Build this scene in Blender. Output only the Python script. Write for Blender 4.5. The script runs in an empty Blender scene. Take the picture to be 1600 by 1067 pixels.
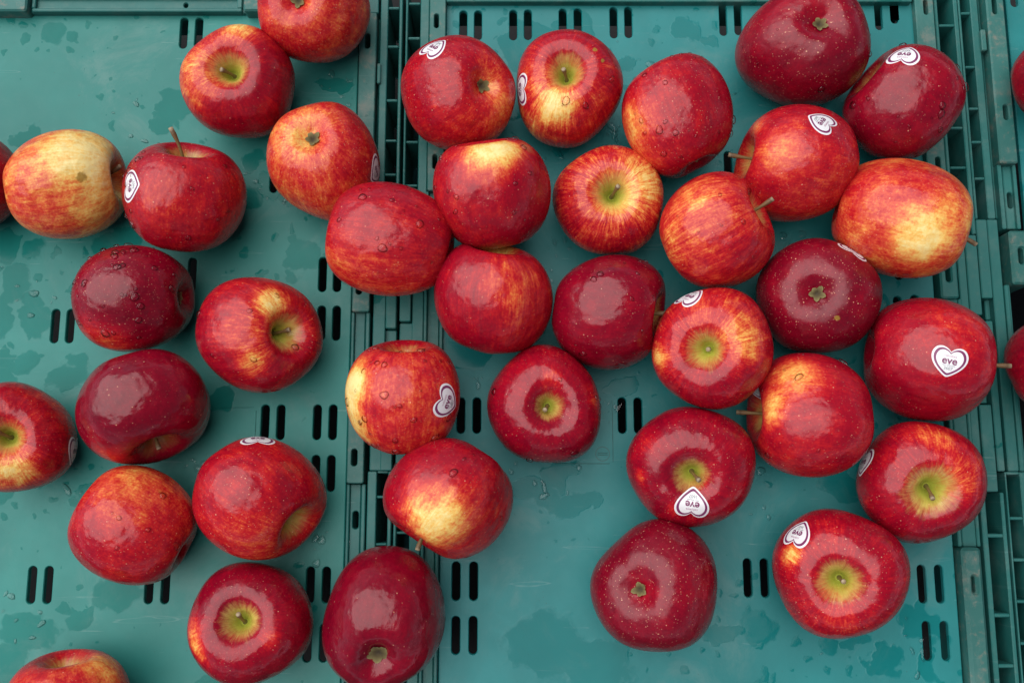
import bpy, bmesh, math, random
import numpy as np
from mathutils import Vector, Matrix
from mathutils.bvhtree import BVHTree
from mathutils.geometry import tessellate_polygon

# ------------------------------------------------------------------ camera
scene = bpy.context.scene
COL = scene.collection
PW, PH, FPX = 1600.0, 1067.0, 1500.0        # photograph size and focal length in its pixels
DIST, TILT = 0.655, math.radians(9.57)
CT, ST = math.cos(TILT), math.sin(TILT)
CAM = np.array([0.0, -DIST * ST, DIST * CT])
RIGHT = np.array([1.0, 0.0, 0.0]); UP = np.array([0.0, CT, ST]); FWD = np.array([0.0, ST, -CT])
cam_d = bpy.data.cameras.new('camera'); cam = bpy.data.objects.new('camera', cam_d); COL.objects.link(cam)
cam.location = CAM.tolist(); cam.rotation_euler = (TILT, 0, 0)
cam_d.sensor_width = 36.0; cam_d.lens = 36.0 * FPX / PW
cam_d.clip_start = 0.01; cam_d.clip_end = 100.0
scene.camera = cam
scene.render.resolution_x, scene.render.resolution_y = 1024, 682

# ------------------------------------------------------------------ light: overcast daylight
SUN_AZ, SUN_EL = math.radians(155), math.radians(62)     # azimuth measured from image right, counter-clockwise
sun_dir = Vector((math.cos(SUN_AZ) * math.cos(SUN_EL), math.sin(SUN_AZ) * math.cos(SUN_EL), math.sin(SUN_EL)))
world = bpy.data.worlds.new('World'); scene.world = world; world.use_nodes = True
wn = world.node_tree.nodes; wl = world.node_tree.links
bg = wn['Background']
sky = wn.new('ShaderNodeTexSky'); sky.sky_type = 'NISHITA'; sky.sun_disc = False
sky.sun_elevation = SUN_EL; sky.sun_rotation = math.pi / 2 - SUN_AZ
sky.air_density = 0.2; sky.dust_density = 0.2; sky.ozone_density = 1.0
hs = wn.new('ShaderNodeHueSaturation'); hs.inputs['Saturation'].default_value = 0.45
wl.new(sky.outputs['Color'], hs.inputs['Color']); wl.new(hs.outputs['Color'], bg.inputs['Color'])
bg.inputs['Strength'].default_value = 0.05
sun_d = bpy.data.lights.new('sun', 'SUN'); sun_d.energy = 1.5; sun_d.angle = math.radians(88)
sun_d.color = (1.0, 0.985, 0.96)
sun = bpy.data.objects.new('sun', sun_d); COL.objects.link(sun)
sun.rotation_euler = sun_dir.to_track_quat('Z', 'Y').to_euler()
scene.view_settings.view_transform = 'Standard'; scene.view_settings.look = 'None'
scene.view_settings.gamma = 1.0; scene.view_settings.use_curve_mapping = False
scene.view_settings.exposure = 1.62
scene.cycles.use_denoising = True
scene.cycles.max_bounces = 8

# ------------------------------------------------------------------ helpers
def ray(px, py):
    d = FWD * FPX + RIGHT * (px - PW / 2) + UP * (PH / 2 - py)
    return d / np.linalg.norm(d)
def at(px, py, z=0.0):
    d = ray(px, py); t = (z - CAM[2]) / d[2]
    return CAM + d * t
def X(px, py, z=0.0): return float(at(px, py, z)[0])
def Y(px, py, z=0.0): return float(at(px, py, z)[1])
def project(v):
    r = v - CAM
    w = r @ FWD
    return PW / 2 + FPX * (r @ RIGHT) / w, PH / 2 - FPX * (r @ UP) / w

def link(name, me, mat, parent=None):
    o = bpy.data.objects.new(name, me); COL.objects.link(o)
    for m in (mat if isinstance(mat, (list, tuple)) else [mat]): me.materials.append(m)
    if parent is not None: o.parent = parent
    return o
def mesh_from(name, verts, faces, smooth=False):
    me = bpy.data.meshes.new(name); me.from_pydata([tuple(map(float, v)) for v in verts], [], faces)
    me.polygons.foreach_set('use_smooth', [smooth] * len(me.polygons)); me.update()
    return me
def tag(o, label, cat, group=None):
    o['label'] = label; o['category'] = cat
    if group: o['group'] = group
    return o

# node shorthand
class NT:
    def __init__(s, name):
        s.m = bpy.data.materials.new(name); s.m.use_nodes = True
        s.t = s.m.node_tree; s.b = s.t.nodes['Principled BSDF']
    def n(s, typ, **kw):
        nd = s.t.nodes.new(typ)
        for k, v in kw.items(): setattr(nd, k, v)
        return nd
    def put(s, sock, v):
        if isinstance(v, bpy.types.NodeSocket): s.t.links.new(v, sock)
        elif v is not None: sock.default_value = v
    def math(s, op, a, b=None, c=None, clamp=False):
        nd = s.n('ShaderNodeMath', operation=op, use_clamp=clamp)
        s.put(nd.inputs[0], a); s.put(nd.inputs[1], b)
        if c is not None: s.put(nd.inputs[2], c)
        return nd.outputs[0]
    def noise(s, vec, scale, detail=3.0, rough=0.5, dist=0.0):
        nd = s.n('ShaderNodeTexNoise'); s.put(nd.inputs['Vector'], vec)
        nd.inputs['Scale'].default_value = scale; nd.inputs['Detail'].default_value = detail
        nd.inputs['Roughness'].default_value = rough; nd.inputs['Distortion'].default_value = dist
        return nd.outputs['Fac']
    def smooth(s, v, a, b, lo=0.0, hi=1.0):
        nd = s.n('ShaderNodeMapRange', interpolation_type='SMOOTHSTEP')
        s.put(nd.inputs[0], v); s.put(nd.inputs[1], a); s.put(nd.inputs[2], b); s.put(nd.inputs[3], lo); s.put(nd.inputs[4], hi)
        return nd.outputs[0]
    def mix(s, f, a, b):
        nd = s.n('ShaderNodeMix', data_type='RGBA'); s.put(nd.inputs[0], f)
        s.put(nd.inputs[6], a if isinstance(a, bpy.types.NodeSocket) else (*a, 1)); s.put(nd.inputs[7], b if isinstance(b, bpy.types.NodeSocket) else (*b, 1))
        return nd.outputs[2]
    def ramp(s, f, stops):
        nd = s.n('ShaderNodeValToRGB'); s.put(nd.inputs[0], f); e = nd.color_ramp.elements
        while len(e) < len(stops): e.new(0.5)
        for el, (p, c) in zip(e, stops): el.position = p; el.color = (*c, 1)
        return nd.outputs[0]
    def vmul(s, v, k):
        nd = s.n('ShaderNodeVectorMath', operation='MULTIPLY'); s.put(nd.inputs[0], v); nd.inputs[1].default_value = k
        return nd.outputs[0]
    def vadd(s, v, k):
        nd = s.n('ShaderNodeVectorMath', operation='ADD'); s.put(nd.inputs[0], v); s.put(nd.inputs[1], k)
        return nd.outputs[0]
    def bump(s, h, strength, dist):
        nd = s.n('ShaderNodeBump'); s.put(nd.inputs['Height'], h); nd.inputs['Strength'].default_value = strength
        nd.inputs['Distance'].default_value = dist
        s.t.links.new(nd.outputs[0], s.b.inputs['Normal'])
    def set(s, **kw):
        for k, v in kw.items():
            sock = s.b.inputs[k.replace('_', ' ')]
            s.put(sock, (*v, 1) if isinstance(v, tuple) and len(v) == 3 else v)
        return s.m

# ------------------------------------------------------------------ materials
def crate_material(name, base, wet_lo, wet_hi, worn=0.0, seed=0.0, puddles=()):
    k = NT(name)
    co = k.n('ShaderNodeNewGeometry').outputs['Position']
    pud = None                                       # standing water: places (px) where the photograph shows films of it
    pw = k.n('ShaderNodeTexNoise'); k.put(pw.inputs['Vector'], co); pw.inputs['Scale'].default_value = 55.0; pw.inputs['Detail'].default_value = 3.0
    pc = k.vadd(co, k.vmul(pw.outputs['Color'], (0.035, 0.03, 0.0)))
    for ppx, ppy, prx, pry in puddles:
        q = at(ppx, ppy)
        df = k.vadd(pc, (-float(q[0]) - 0.0175, -float(q[1]) - 0.015, 0.0))
        ln_ = k.n('ShaderNodeVectorMath', operation='LENGTH'); k.put(ln_.inputs[0], k.vmul(df, (2290.0 / prx, 2290.0 / pry, 0.0)))
        one = k.math('SUBTRACT', 1.0, ln_.outputs['Value'])
        pud = one if pud is None else k.math('MAXIMUM', pud, one)
    co = k.vadd(co, (seed, seed * 0.7, 0))
    big = k.noise(co, 9.0, 3, 0.5)
    fine = k.noise(co, 130.0, 4, 0.6)
    film = k.noise(co, 22.0, 4, 0.6, 0.4)
    wq = k.n('ShaderNodeTexNoise'); k.put(wq.inputs['Vector'], co); wq.inputs['Scale'].default_value = 70.0; wq.inputs['Detail'].default_value = 3.0
    cw = k.vadd(co, k.vmul(wq.outputs['Color'], (0.016, 0.016, 0.0)))
    region = k.noise(co, 7.0, 3, 0.55)
    def blobs(scale, rmin, rmax, thr, lo_):
        v_ = k.n('ShaderNodeTexVoronoi', feature='F1', voronoi_dimensions='2D'); k.put(v_.inputs['Vector'], cw); v_.inputs['Scale'].default_value = scale
        sp = k.n('ShaderNodeSeparateColor'); k.put(sp.inputs[0], v_.outputs['Color'])
        rad_ = k.math('MULTIPLY_ADD', sp.outputs[0], rmax - rmin, rmin)
        rad_ = k.math('MULTIPLY', rad_, k.smooth(k.math('MULTIPLY_ADD', sp.outputs[1], 0.22, region), thr, thr + 0.14))
        return k.math('SUBTRACT', rad_, v_.outputs['Distance']), lo_
    wa = k.smooth(blobs(24.0, 0.10, 0.62, wet_lo + 0.05, 0)[0], 0.0, 0.05)
    wb = k.smooth(blobs(85.0, 0.06, 0.42, wet_lo + 0.03, 0)[0], 0.0, 0.10)
    wet = k.math('MAXIMUM', wa, wb)
    if pud is not None: wet = k.math('MAXIMUM', wet, k.smooth(pud, 0.0, 0.22))
    wetn = k.math('MAXIMUM', k.smooth(blobs(24.0, 0.10, 0.62, wet_lo + 0.05, 0)[0], 0.0, 0.16), k.smooth(blobs(85.0, 0.06, 0.42, wet_lo + 0.03, 0)[0], 0.0, 0.3))
    c = k.mix(k.smooth(film, 0.30, 0.75), base, tuple(b * 1.2 + 0.004 for b in base))
    c = k.mix(k.smooth(big, 0.3, 0.7, 0, 0.6), c, tuple(b * 0.72 for b in base))
    smg = k.smooth(k.noise(co, 16.0, 6, 0.72, 0.6), 0.5, 0.72)
    c = k.mix(k.math('MULTIPLY', smg, 0.22), c, (0.20, 0.27, 0.25))
    grit = k.smooth(k.noise(co, 520.0, 2, 0.5), 0.70, 0.76)
    c = k.mix(k.math('MULTIPLY', grit, 0.35), c, (0.03, 0.05, 0.045))
    # pale scratches: thin level lines of two stretched noises
    sc = None
    for a, s2 in ((0.6, 1.0), (-0.9, 1.7), (1.45, 0.8)):
        mp = k.n('ShaderNodeMapping'); mp.inputs['Rotation'].default_value = (0, 0, a); mp.inputs['Scale'].default_value = (9 * s2, 150 * s2, 1)
        k.put(mp.inputs['Vector'], co)
        nz = k.noise(mp.outputs[0], 1.0, 2, 0.5)
        ln = k.smooth(k.math('ABSOLUTE', k.math('SUBTRACT', nz, 0.715)), 0.0, 0.012, 1, 0)
        sc = ln if sc is None else k.math('MAXIMUM', sc, ln)
    c = k.mix(k.math('MULTIPLY', sc, 0.10), c, (0.45, 0.55, 0.53))
    if worn > 0:
        wn_ = k.smooth(k.noise(co, 60.0, 6, 0.7), 0.48, 0.72)
        c = k.mix(k.math('MULTIPLY', wn_, worn), c, (0.17, 0.185, 0.16))
        w2 = k.smooth(k.noise(co, 240.0, 3, 0.6), 0.55, 0.75)
        c = k.mix(k.math('MULTIPLY', w2, worn * 0.5), c, (0.24, 0.18, 0.13))
    c = k.mix(k.math('MULTIPLY', wet, 0.36), c, (base[0] * 0.25, base[1] * 0.62, base[2] * 0.6))
    rough = k.math('SUBTRACT', k.math('ADD', 0.40, k.math('MULTIPLY', fine, 0.16)), k.math('MULTIPLY', wet, 0.30))
    spec = k.math('SUBTRACT', 0.38, k.math('MULTIPLY', wet, 0.24))
    if pud is not None: wetn = k.math('MAXIMUM', wetn, k.smooth(pud, 0.0, 0.16))
    edge = k.math('MULTIPLY', wetn, 0.45)
    h = k.math('ADD', k.math('MULTIPLY', fine, k.math('SUBTRACT', 0.16, k.math('MULTIPLY', wet, 0.15))), edge)
    k.bump(h, 0.45, 0.0008)
    return k.set(Base_Color=c, Roughness=rough, IOR=1.5, Specular_IOR_Level=spec)

CRATE = (0.022, 0.195, 0.175)
M_panel_l = crate_material('crate plastic left', (0.013, 0.178, 0.156), 0.565, 0.605, 0.0, 0.0, [(25, 440, 36, 30), (60, 500, 26, 34), (45, 985, 60, 26), (20, 1040, 36, 40), (270, 165, 34, 30), (250, 190, 24, 16), (140, 765, 36, 18), (190, 925, 50, 26), (40, 215, 24, 20), (110, 590, 40, 24), (525, 140, 26, 16), (390, 255, 26, 24), (420, 290, 18, 16), (340, 620, 24, 20)])
M_panel_m = crate_material('crate plastic middle', (0.009, 0.178, 0.182), 0.575, 0.61, 0.0, 3.1, [(830, 770, 46, 24), (880, 785, 40, 20), (870, 745, 26, 20), (920, 785, 26, 12), (860, 1010, 70, 55), (930, 1040, 60, 36), (1440, 970, 24, 30), (1385, 1030, 24, 30), (1450, 1040, 18, 36), (1080, 45, 26, 20), (1105, 65, 20, 12), (975, 95, 16, 20), (790, 620, 24, 18), (975, 605, 26, 14), (1330, 1000, 30, 10), (1120, 990, 30, 14), (880, 60, 10, 20)])
M_trim = crate_material('crate plastic trim', (0.013, 0.120, 0.110), 0.66, 0.69, 0.12, 5.7)
M_worn = crate_material('worn crate plastic', (0.022, 0.125, 0.112), 0.68, 0.71, 0.6, 9.3)

def flat_mat(name, col, rough=0.5, nscale=None, namp=0.3, **kw):
    k = NT(name)
    c = col
    if nscale:
        co = k.n('ShaderNodeTexCoord').outputs['Object']
        c = k.mix(k.noise(co, nscale, 4, 0.6), tuple(x * (1 - namp) for x in col), tuple(min(1, x * (1 + namp)) for x in col))
    return k.set(Base_Color=c, Roughness=rough, **kw)
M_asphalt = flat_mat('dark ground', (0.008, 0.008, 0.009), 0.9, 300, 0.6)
M_stick_w = flat_mat('sticker white', (0.72, 0.71, 0.73), 0.35, 900, 0.03)
M_stick_p = flat_mat('sticker plum', (0.17, 0.022, 0.095), 0.35, 900, 0.1)
M_stick_g = flat_mat('sticker grey print', (0.20, 0.22, 0.24), 0.4)
M_stick_k = flat_mat('sticker pink print', (0.42, 0.20, 0.30), 0.4)
def water():
    k = NT('water'); t = k.t
    tr = k.n('ShaderNodeBsdfTransparent'); tr.inputs[0].default_value = (0.965, 0.965, 0.965, 1)
    gl = k.n('ShaderNodeBsdfGlossy'); gl.inputs['Roughness'].default_value = 0.03
    fr = k.n('ShaderNodeFresnel'); fr.inputs['IOR'].default_value = 1.36
    mx = k.n('ShaderNodeMixShader'); t.links.new(fr.outputs[0], mx.inputs[0]); t.links.new(tr.outputs[0], mx.inputs[1]); t.links.new(gl.outputs[0], mx.inputs[2])
    t.links.new(mx.outputs[0], t.nodes['Material Output'].inputs['Surface']); t.nodes.remove(k.b)
    return k.m
M_water = water()

def stem_mat():
    k = NT('apple stem')
    t = k.n('ShaderNodeAttribute', attribute_name='along').outputs['Fac']
    co = k.n('ShaderNodeTexCoord').outputs['Object']
    nz = k.noise(co, 900, 4, 0.6)
    c = k.ramp(t, [(0.0, (0.17, 0.15, 0.035)), (0.5, (0.22, 0.13, 0.035)), (0.85, (0.17, 0.085, 0.03)), (0.93, (0.12, 0.07, 0.035)), (1.0, (0.40, 0.31, 0.20))])
    c = k.mix(k.math('MULTIPLY', nz, 0.6), c, (0.10, 0.06, 0.025))
    k.bump(nz, 0.5, 0.0004)
    return k.set(Base_Color=c, Roughness=0.6)
M_stem = stem_mat()
def calyx_mat():
    k = NT('dried calyx')
    t = k.n('ShaderNodeAttribute', attribute_name='along').outputs['Fac']
    co = k.n('ShaderNodeTexCoord').outputs['Object']
    nz = k.noise(co, 700, 3, 0.6)
    c = k.ramp(t, [(0.0, (0.02, 0.012, 0.006)), (0.3, (0.07, 0.05, 0.015)), (0.7, (0.20, 0.17, 0.06)), (1.0, (0.26, 0.20, 0.10))])
    c = k.mix(k.math('MULTIPLY', nz, 0.5), c, (0.10, 0.07, 0.03))
    return k.set(Base_Color=c, Roughness=0.85)
M_calyx = calyx_mat()

def apple_mat(i, streak, speck, green, gloss):
    k = NT('apple skin %02d' % i)
    A = lambda nm: k.n('ShaderNodeAttribute', attribute_name=nm)
    off = (i * 3.71, i * 1.37, i * 7.9)
    pol = k.vadd(A('pol').outputs['Vector'], off); rest = k.vadd(A('rest').outputs['Vector'], off)
    blush = A('blush').outputs['Fac']; cav = A('cav').outputs['Fac']; cal = A('cal').outputs['Fac']
    rag = k.math('SUBTRACT', k.noise(k.vmul(pol, (11, 11, 4.0)), 1.0, 4, 0.62), 0.5)
    fine = k.math('SUBTRACT', k.noise(k.vmul(pol, (30, 30, 9.0)), 1.0, 4, 0.65), 0.5)
    blot = k.math('SUBTRACT', k.noise(rest, 3.2, 4, 0.6), 0.5)
    grain = k.math('SUBTRACT', k.noise(rest, 26.0, 3, 0.6), 0.5)
    m = k.math('MULTIPLY_ADD', rag, 0.75 * streak, blush)
    m = k.math('MULTIPLY_ADD', fine, 0.75 * streak, m)
    m = k.math('MULTIPLY_ADD', blot, 0.70, m)
    mid_ = k.math('SUBTRACT', k.noise(rest, 9.0, 4, 0.65), 0.5)
    m = k.math('MULTIPLY_ADD', mid_, 0.34, m)
    m = k.math('MULTIPLY_ADD', grain, 0.46, k.math('SUBTRACT', m, 0.03))
    c = k.ramp(k.math('DIVIDE', m, 1.6), [
        (0.00, (0.84, 0.67, 0.28)), (0.14, (0.80, 0.48, 0.12)), (0.25, (0.72, 0.21, 0.05)), (0.35, (0.59, 0.065, 0.026)),
        (0.45, (0.46, 0.011, 0.015)), (0.58, (0.31, 0.003, 0.014)), (0.78, (0.20, 0.0018, 0.013)), (1.0, (0.125, 0.0012, 0.010))])
    # yellow-green rays running out of the stem cavity
    rays = k.math('MULTIPLY_ADD', k.noise(k.vmul(pol, (10, 10, 3.5)), 1.0, 5, 0.7), 0.6, k.math('MULTIPLY', k.noise(rest, 9.0, 4, 0.65), 0.4))
    g = k.smooth(k.math('MULTIPLY_ADD', k.math('SUBTRACT', rays, 0.5), 0.85, k.math('MULTIPLY_ADD', blot, 0.5, cav)), 0.18, 0.85)
    gcol = k.mix(k.smooth(cav, 0.30, 0.85), (0.68, 0.47, 0.13), (0.34, 0.36, 0.045))
    c = k.mix(k.math('MULTIPLY', g, green), c, gcol)
    rus = k.smooth(k.math('MULTIPLY_ADD', grain, 0.8, cal), 0.72, 1.0)
    c = k.mix(k.math('MULTIPLY', rus, 0.7), c, (0.36, 0.25, 0.09))
    # brown bruise, where the apple has one
    br = A('bruise').outputs['Fac']
    c = k.mix(k.smooth(k.math('MULTIPLY_ADD', grain, 0.35, br), 0.45, 0.65, 0, 0.85), c, (0.30, 0.17, 0.03))
    # lenticels
    vo = k.n('ShaderNodeTexVoronoi', feature='F1'); k.put(vo.inputs['Vector'], rest)
    vo.inputs['Scale'].default_value = 12.0; vo.inputs['Randomness'].default_value = 1.0
    sep = k.n('ShaderNodeSeparateColor'); k.put(sep.inputs[0], vo.outputs['Color'])
    rad = k.math('MULTIPLY_ADD', sep.outputs[0], 0.085, 0.055)
    dot = k.smooth(k.math('SUBTRACT', vo.outputs['Distance'], rad), -0.045, 0.03, 1, 0)
    dot = k.math('MULTIPLY', dot, k.smooth(sep.outputs[1], 0.1, 0.9))
    vo2 = k.n('ShaderNodeTexVoronoi', feature='F1'); k.put(vo2.inputs['Vector'], rest); vo2.inputs['Scale'].default_value = 22.0
    sep2 = k.n('ShaderNodeSeparateColor'); k.put(sep2.inputs[0], vo2.outputs['Color'])
    dot2 = k.math('MULTIPLY', k.smooth(vo2.outputs['Distance'], 0.09, 0.21, 0.6, 0), k.math('GREATER_THAN', sep2.outputs[1], 0.35))
    dots = k.math('MAXIMUM', dot, k.math('MULTIPLY', dot2, min(1.0, speck)))
    c = k.mix(k.math('MULTIPLY', dots, min(0.72, 0.36 + 0.30 * speck)), c, (0.85, 0.46, 0.28))
    bl = k.noise(rest, 2.2, 2, 0.5)
    rough = k.math('ADD', k.math('MULTIPLY_ADD', bl, 0.22, 0.20 - 0.13 * gloss), k.math('MULTIPLY', k.smooth(k.noise(rest, 4.0, 4, 0.65), 0.45, 0.75), 0.13))
    k.bump(k.math('ADD', k.math('MULTIPLY', grain, 0.035), k.noise(rest, 3.0, 2.5, 0.45)), 0.36, 0.005)
    return k.set(Base_Color=c, Roughness=rough, IOR=1.5, Specular_IOR_Level=0.40,
                 Subsurface_Weight=0.0)

# ------------------------------------------------------------------ setting: ground under the crates
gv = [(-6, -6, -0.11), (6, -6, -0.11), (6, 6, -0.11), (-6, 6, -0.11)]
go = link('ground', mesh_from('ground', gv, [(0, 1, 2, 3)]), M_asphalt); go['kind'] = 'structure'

# ------------------------------------------------------------------ crates
def rrect(x0, x1, y0, y1, r, inset=0.0, n=4):
    x0 += inset; x1 -= inset; y0 += inset; y1 -= inset; r = max(1e-5, r - inset)
    pts = []
    for cx, cy, a0 in ((x1 - r, y1 - r, 0), (x0 + r, y1 - r, 90), (x0 + r, y0 + r, 180), (x1 - r, y0 + r, 270)):
        for i in range(n + 1):
            a = math.radians(a0 + 90 * i / n); pts.append((cx + r * math.cos(a), cy + r * math.sin(a)))
    return pts
def slot_ring(cx, cy, hl, hw, grow=0.0, n=8):
    hw2 = hw + grow; hl2 = hl - hw
    pts = []
    for sy, a0 in ((1, 0), (-1, 180)):
        for i in range(n + 1):
            a = math.radians(a0 + 180 * i / n); pts.append((cx + hw2 * math.cos(a), cy + sy * hl2 + hw2 * math.sin(a)))
    return pts
def plate(name, x0, x1, y0, y1, zt, zb, mat, parent, r=0.001, holes=(), c=0.0006):
    """a bevelled rectangular plate with rounded slots cut right through it"""
    if x0 > x1: x0, x1 = x1, x0
    if y0 > y1: y0, y1 = y1, y0
    r = min(max(c * 1.2, r), min(x1 - x0, y1 - y0) * 0.45); c = min(c, r * 0.8)
    verts, faces = [], []
    loops = [rrect(x0, x1, y0, y1, r, c)] + [slot_ring(*h, grow=c * 0.8) for h in holes]
    vl = [[Vector((p[0], p[1], 0)) for p in lp] for lp in loops]
    idx = []
    for lp in loops:
        idx.append(list(range(len(verts), len(verts) + len(lp)))); verts += [(p[0], p[1], zt) for p in lp]
    if holes:
        tris = tessellate_polygon(vl)
        for t in tris:
            a, b, d = (Vector(verts[i]) for i in t)
            faces.append(t if (b - a).cross(d - a).z > 0 else (t[0], t[2], t[1]))
    else:
        faces.append(tuple(idx[0]))
    outer = rrect(x0, x1, y0, y1, r)
    lows = [[outer]] + [[slot_ring(*h)] for h in holes]
    for li, (top, low) in enumerate(zip(idx, lows)):
        prev = top
        for zz in (zt - c, zb):
            cur = list(range(len(verts), len(verts) + len(top))); verts += [(p[0], p[1], zz) for p in low[0]]
            n = len(top)
            for i in range(n):
                j = (i + 1) % n
                faces.append((prev[j], prev[i], cur[i], cur[j]))
            prev = cur
    me = mesh_from(name, verts, faces)
    return link(name, me, mat, parent)

def crate_root(label, loc):
    o = bpy.data.objects.new('plastic_crate', None); COL.objects.link(o); o.location = loc
    tag(o, label, 'crate', 'folding crates side by side')
    o.empty_display_size = 0.05
    return o
class Crate:
    def __init__(s, label): s.root = crate_root(label, (0, 0, 0)); s.items = []
    def strip(s, name, xl, xr, yref, y0, y1, zt, zb, mat, r=0.001, holes=(), c=0.0006):
        """px columns xl..xr read at row yref; px rows y0 (upper) .. y1 (lower); holes as (x, y0, y1, width) in px"""
        hs_ = []
        for hx, h0, h1, hw in holes:
            a, b = at(hx, h0, zt), at(hx, h1, zt)
            m_ = at(hx, (h0 + h1) / 2, zt)
            hs_.append((float(m_[0]), float(a[1] + b[1]) / 2, abs(float(a[1] - b[1])) / 2, hw / 2 / 2290.0))
        return plate(name, X(xl, yref, zt), X(xr, yref, zt), Y(0, y1, zt), Y(0, y0, zt), zt, zb, mat, s.root, r, hs_, c)

W = 12.6
left = Crate('teal green plastic crate under the apples on the left side')
mid = Crate('teal green plastic crate in the middle holding most of the apples')
rgt = Crate('teal green plastic crate cut off by the right picture edge')

slotsL = [(287, 28, 76), (310.5, 28, 76), (428, 248, 301), (452, 248, 301), (504, 402, 456), (527, 402, 456), (502, 478, 532), (525.5, 478, 532),
          (86, 483, 536), (109.5, 483, 536), (414, 632, 687), (438.5, 632, 687), (495.5, 632, 687), (520, 632, 687), (493, 711, 768), (517, 711, 768),
          (49.5, 884, 943), (75, 884, 943), (233, 886, 943), (258.5, 886, 943), (484.5, 885, 942), (509.5, 885, 942), (480, 974, 1034), (505.5, 974, 1034),
          (300, 403, 456), (200, 403, 456)]
slotsM = [(724, 17, 63), (747, 17, 63), (802, 16, 63), (825, 15.5, 62.5), (879.5, 14, 61), (903, 13.5, 60.5), (959, 11.5, 60), (982, 11, 59.5),
          (1130, 7, 56), (1153.5, 6, 55), (1373, 0, 47), (1397, -6, 37), (1138, 237, 287), (1161, 237, 287), (720, 621, 677), (745, 621, 677), (972, 621, 677), (997, 621, 677),
          (1168.5, 872, 933), (1195, 872, 933), (1441, 882, 942), (1468, 882, 942), (1449, 970, 1032), (1477, 970, 1032),
          (712.5, 877, 938), (740, 877, 938), (712, 962, 1022), (739, 962, 1022), (1403, 385, 437), (1429, 384, 435), (1403.5, 463, 515), (1430.5, 461, 513)]
sl = lambda L: [(a, b, c_, W) for a, b, c_ in L]

# --- left crate
left.strip('floor_panel', -160, 560, 80, 24, 1120, 0.0, -0.004, M_panel_l, holes=sl(slotsL))
left.strip('end_ledge', -160, 590, 80, -60, 21, 0.0035, -0.03, M_trim, holes=[(290.5, 5, 12.6, 7), (297, 5, 12.6, 7)][:1])
left.strip('end_frame', 50, 378, 10, 13, 18.5, 0.0065, 0.002, M_trim)
left.strip('end_frame', 50, 378, 10, -12, -3, 0.0065, 0.002, M_trim)
left.strip('end_frame', 370, 378, 10, -3, 13, 0.0065, 0.002, M_trim)
left.strip('end_frame', 49, 55, 10, -3, 13, 0.0065, 0.002, M_trim)
left.strip('end_block', -60, 41, 10, -40, 17, 0.011, 0.0, M_worn, r=0.002, c=0.0012)
left.strip('end_block', 380, 440, 10, -40, 17, 0.011, 0.0, M_worn, r=0.002, c=0.0012)
left.strip('hinge_block', 560.5, 587, 100, 20, 487, 0.0070, -0.02, M_worn, r=0.0015, holes=[(574, 53, 76, 9), (565.5, 240, 263, 9), (561, 436, 460, 9)])
left.strip('hinge_block', 541.5, 568, 740, 640, 755, 0.0070, -0.02, M_worn, r=0.0015, holes=[(553.5, 701, 728, 9)])
for (a, b) in ((488, 640), (756, 1120)):
    left.strip('channel_rail', 548.5, 553.5, 520, a, b, 0.0032, -0.02, M_trim)
    left.strip('channel_floor', 554, 570.5, 520, a, b, 0.0005, -0.02, M_trim, holes=[(555.5, 798, 826, 9)] if a > 700 else [])
    left.strip('channel_rail', 571, 577.5, 520, a, b, 0.0032, -0.02, M_trim)
left.strip('side_strip', 592.5, 604.5, 120, -20, 440, 0.0030, -0.045, M_trim)
left.strip('groove_floor', 587.5, 592, 120, -20, 440, -0.006, -0.02, M_trim)
left.strip('latch_plate', 583, 602.5, 490, 441, 735, 0.0030, -0.045, M_trim)
left.strip('latch_block', 603, 619.5, 480, 441, 513, 0.0050, -0.045, M_trim)
left.strip('latch_recess', 596, 619.5, 540, 516, 640, -0.0005, -0.045, M_trim)
left.strip('latch_block', 594, 612.5, 720, 641, 735, 0.0045, -0.045, M_trim)
left.strip('side_strip', 573, 587.5, 800, 736, 1120, 0.0030, -0.045, M_trim)
left.strip('outer_wall', 622.5, 627.5, 100, -20, 440, 0.0035, -0.1095, M_trim)
left.strip('outer_wall', 605.5, 611.5, 800, 736, 1120, 0.0030, -0.1095, M_trim)
for y in (13, 73, 157, 220, 273, 335, 395):
    left.strip('cell_rib', 604.7, 622.2, 100, y - 2, y + 2, 0.0020, -0.05, M_trim)
for y in (737, 776, 850, 915, 980, 1040):
    left.strip('cell_rib', 588, 605.2, 800, y - 2, y + 2, 0.0020, -0.05, M_trim)
left.strip('peg', 589, 594.5, 115, 99, 130, 0.0062, 0.0, M_worn)

# --- middle crate
mid.strip('floor_panel', 697, 1430, 60, 4, 1120, 0.0, -0.004, M_panel_m, holes=sl(slotsM))
mid.strip('end_wall', 697, 1430, 60, -40, 3, 0.0060, -0.03, M_trim)
mid.strip('hinge_block', 671, 696.4, 45, -40, 298, 0.0060, -0.02, M_worn, r=0.0015, holes=[(682, 22, 44, 7.5), (679.5, 241, 264, 7.5)])
mid.strip('channel_rail', 662, 667, 500, 299, 640, 0.0032, -0.02, M_trim)
mid.strip('channel_floor', 667.5, 686, 500, 299, 640, 0.0, -0.02, M_trim)
mid.strip('channel_rail', 686.5, 692, 500, 299, 640, 0.0032, -0.02, M_trim)
mid.strip('hinge_block', 661, 688, 720, 641, 760, 0.0060, -0.02, M_worn, r=0.0015, holes=[(674, 700, 727, 8)])
mid.strip('channel_rail', 658, 663, 800, 761, 1120, 0.0032, -0.02, M_trim)
mid.strip('channel_floor', 663.5, 680, 800, 761, 1120, 0.0, -0.02, M_trim)
mid.strip('channel_rail', 680.5, 686, 800, 761, 1120, 0.0032, -0.02, M_trim)
mid.strip('side_strip', 656.5, 670.5, 60, -20, 455, 0.0030, -0.045, M_trim)
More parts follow.
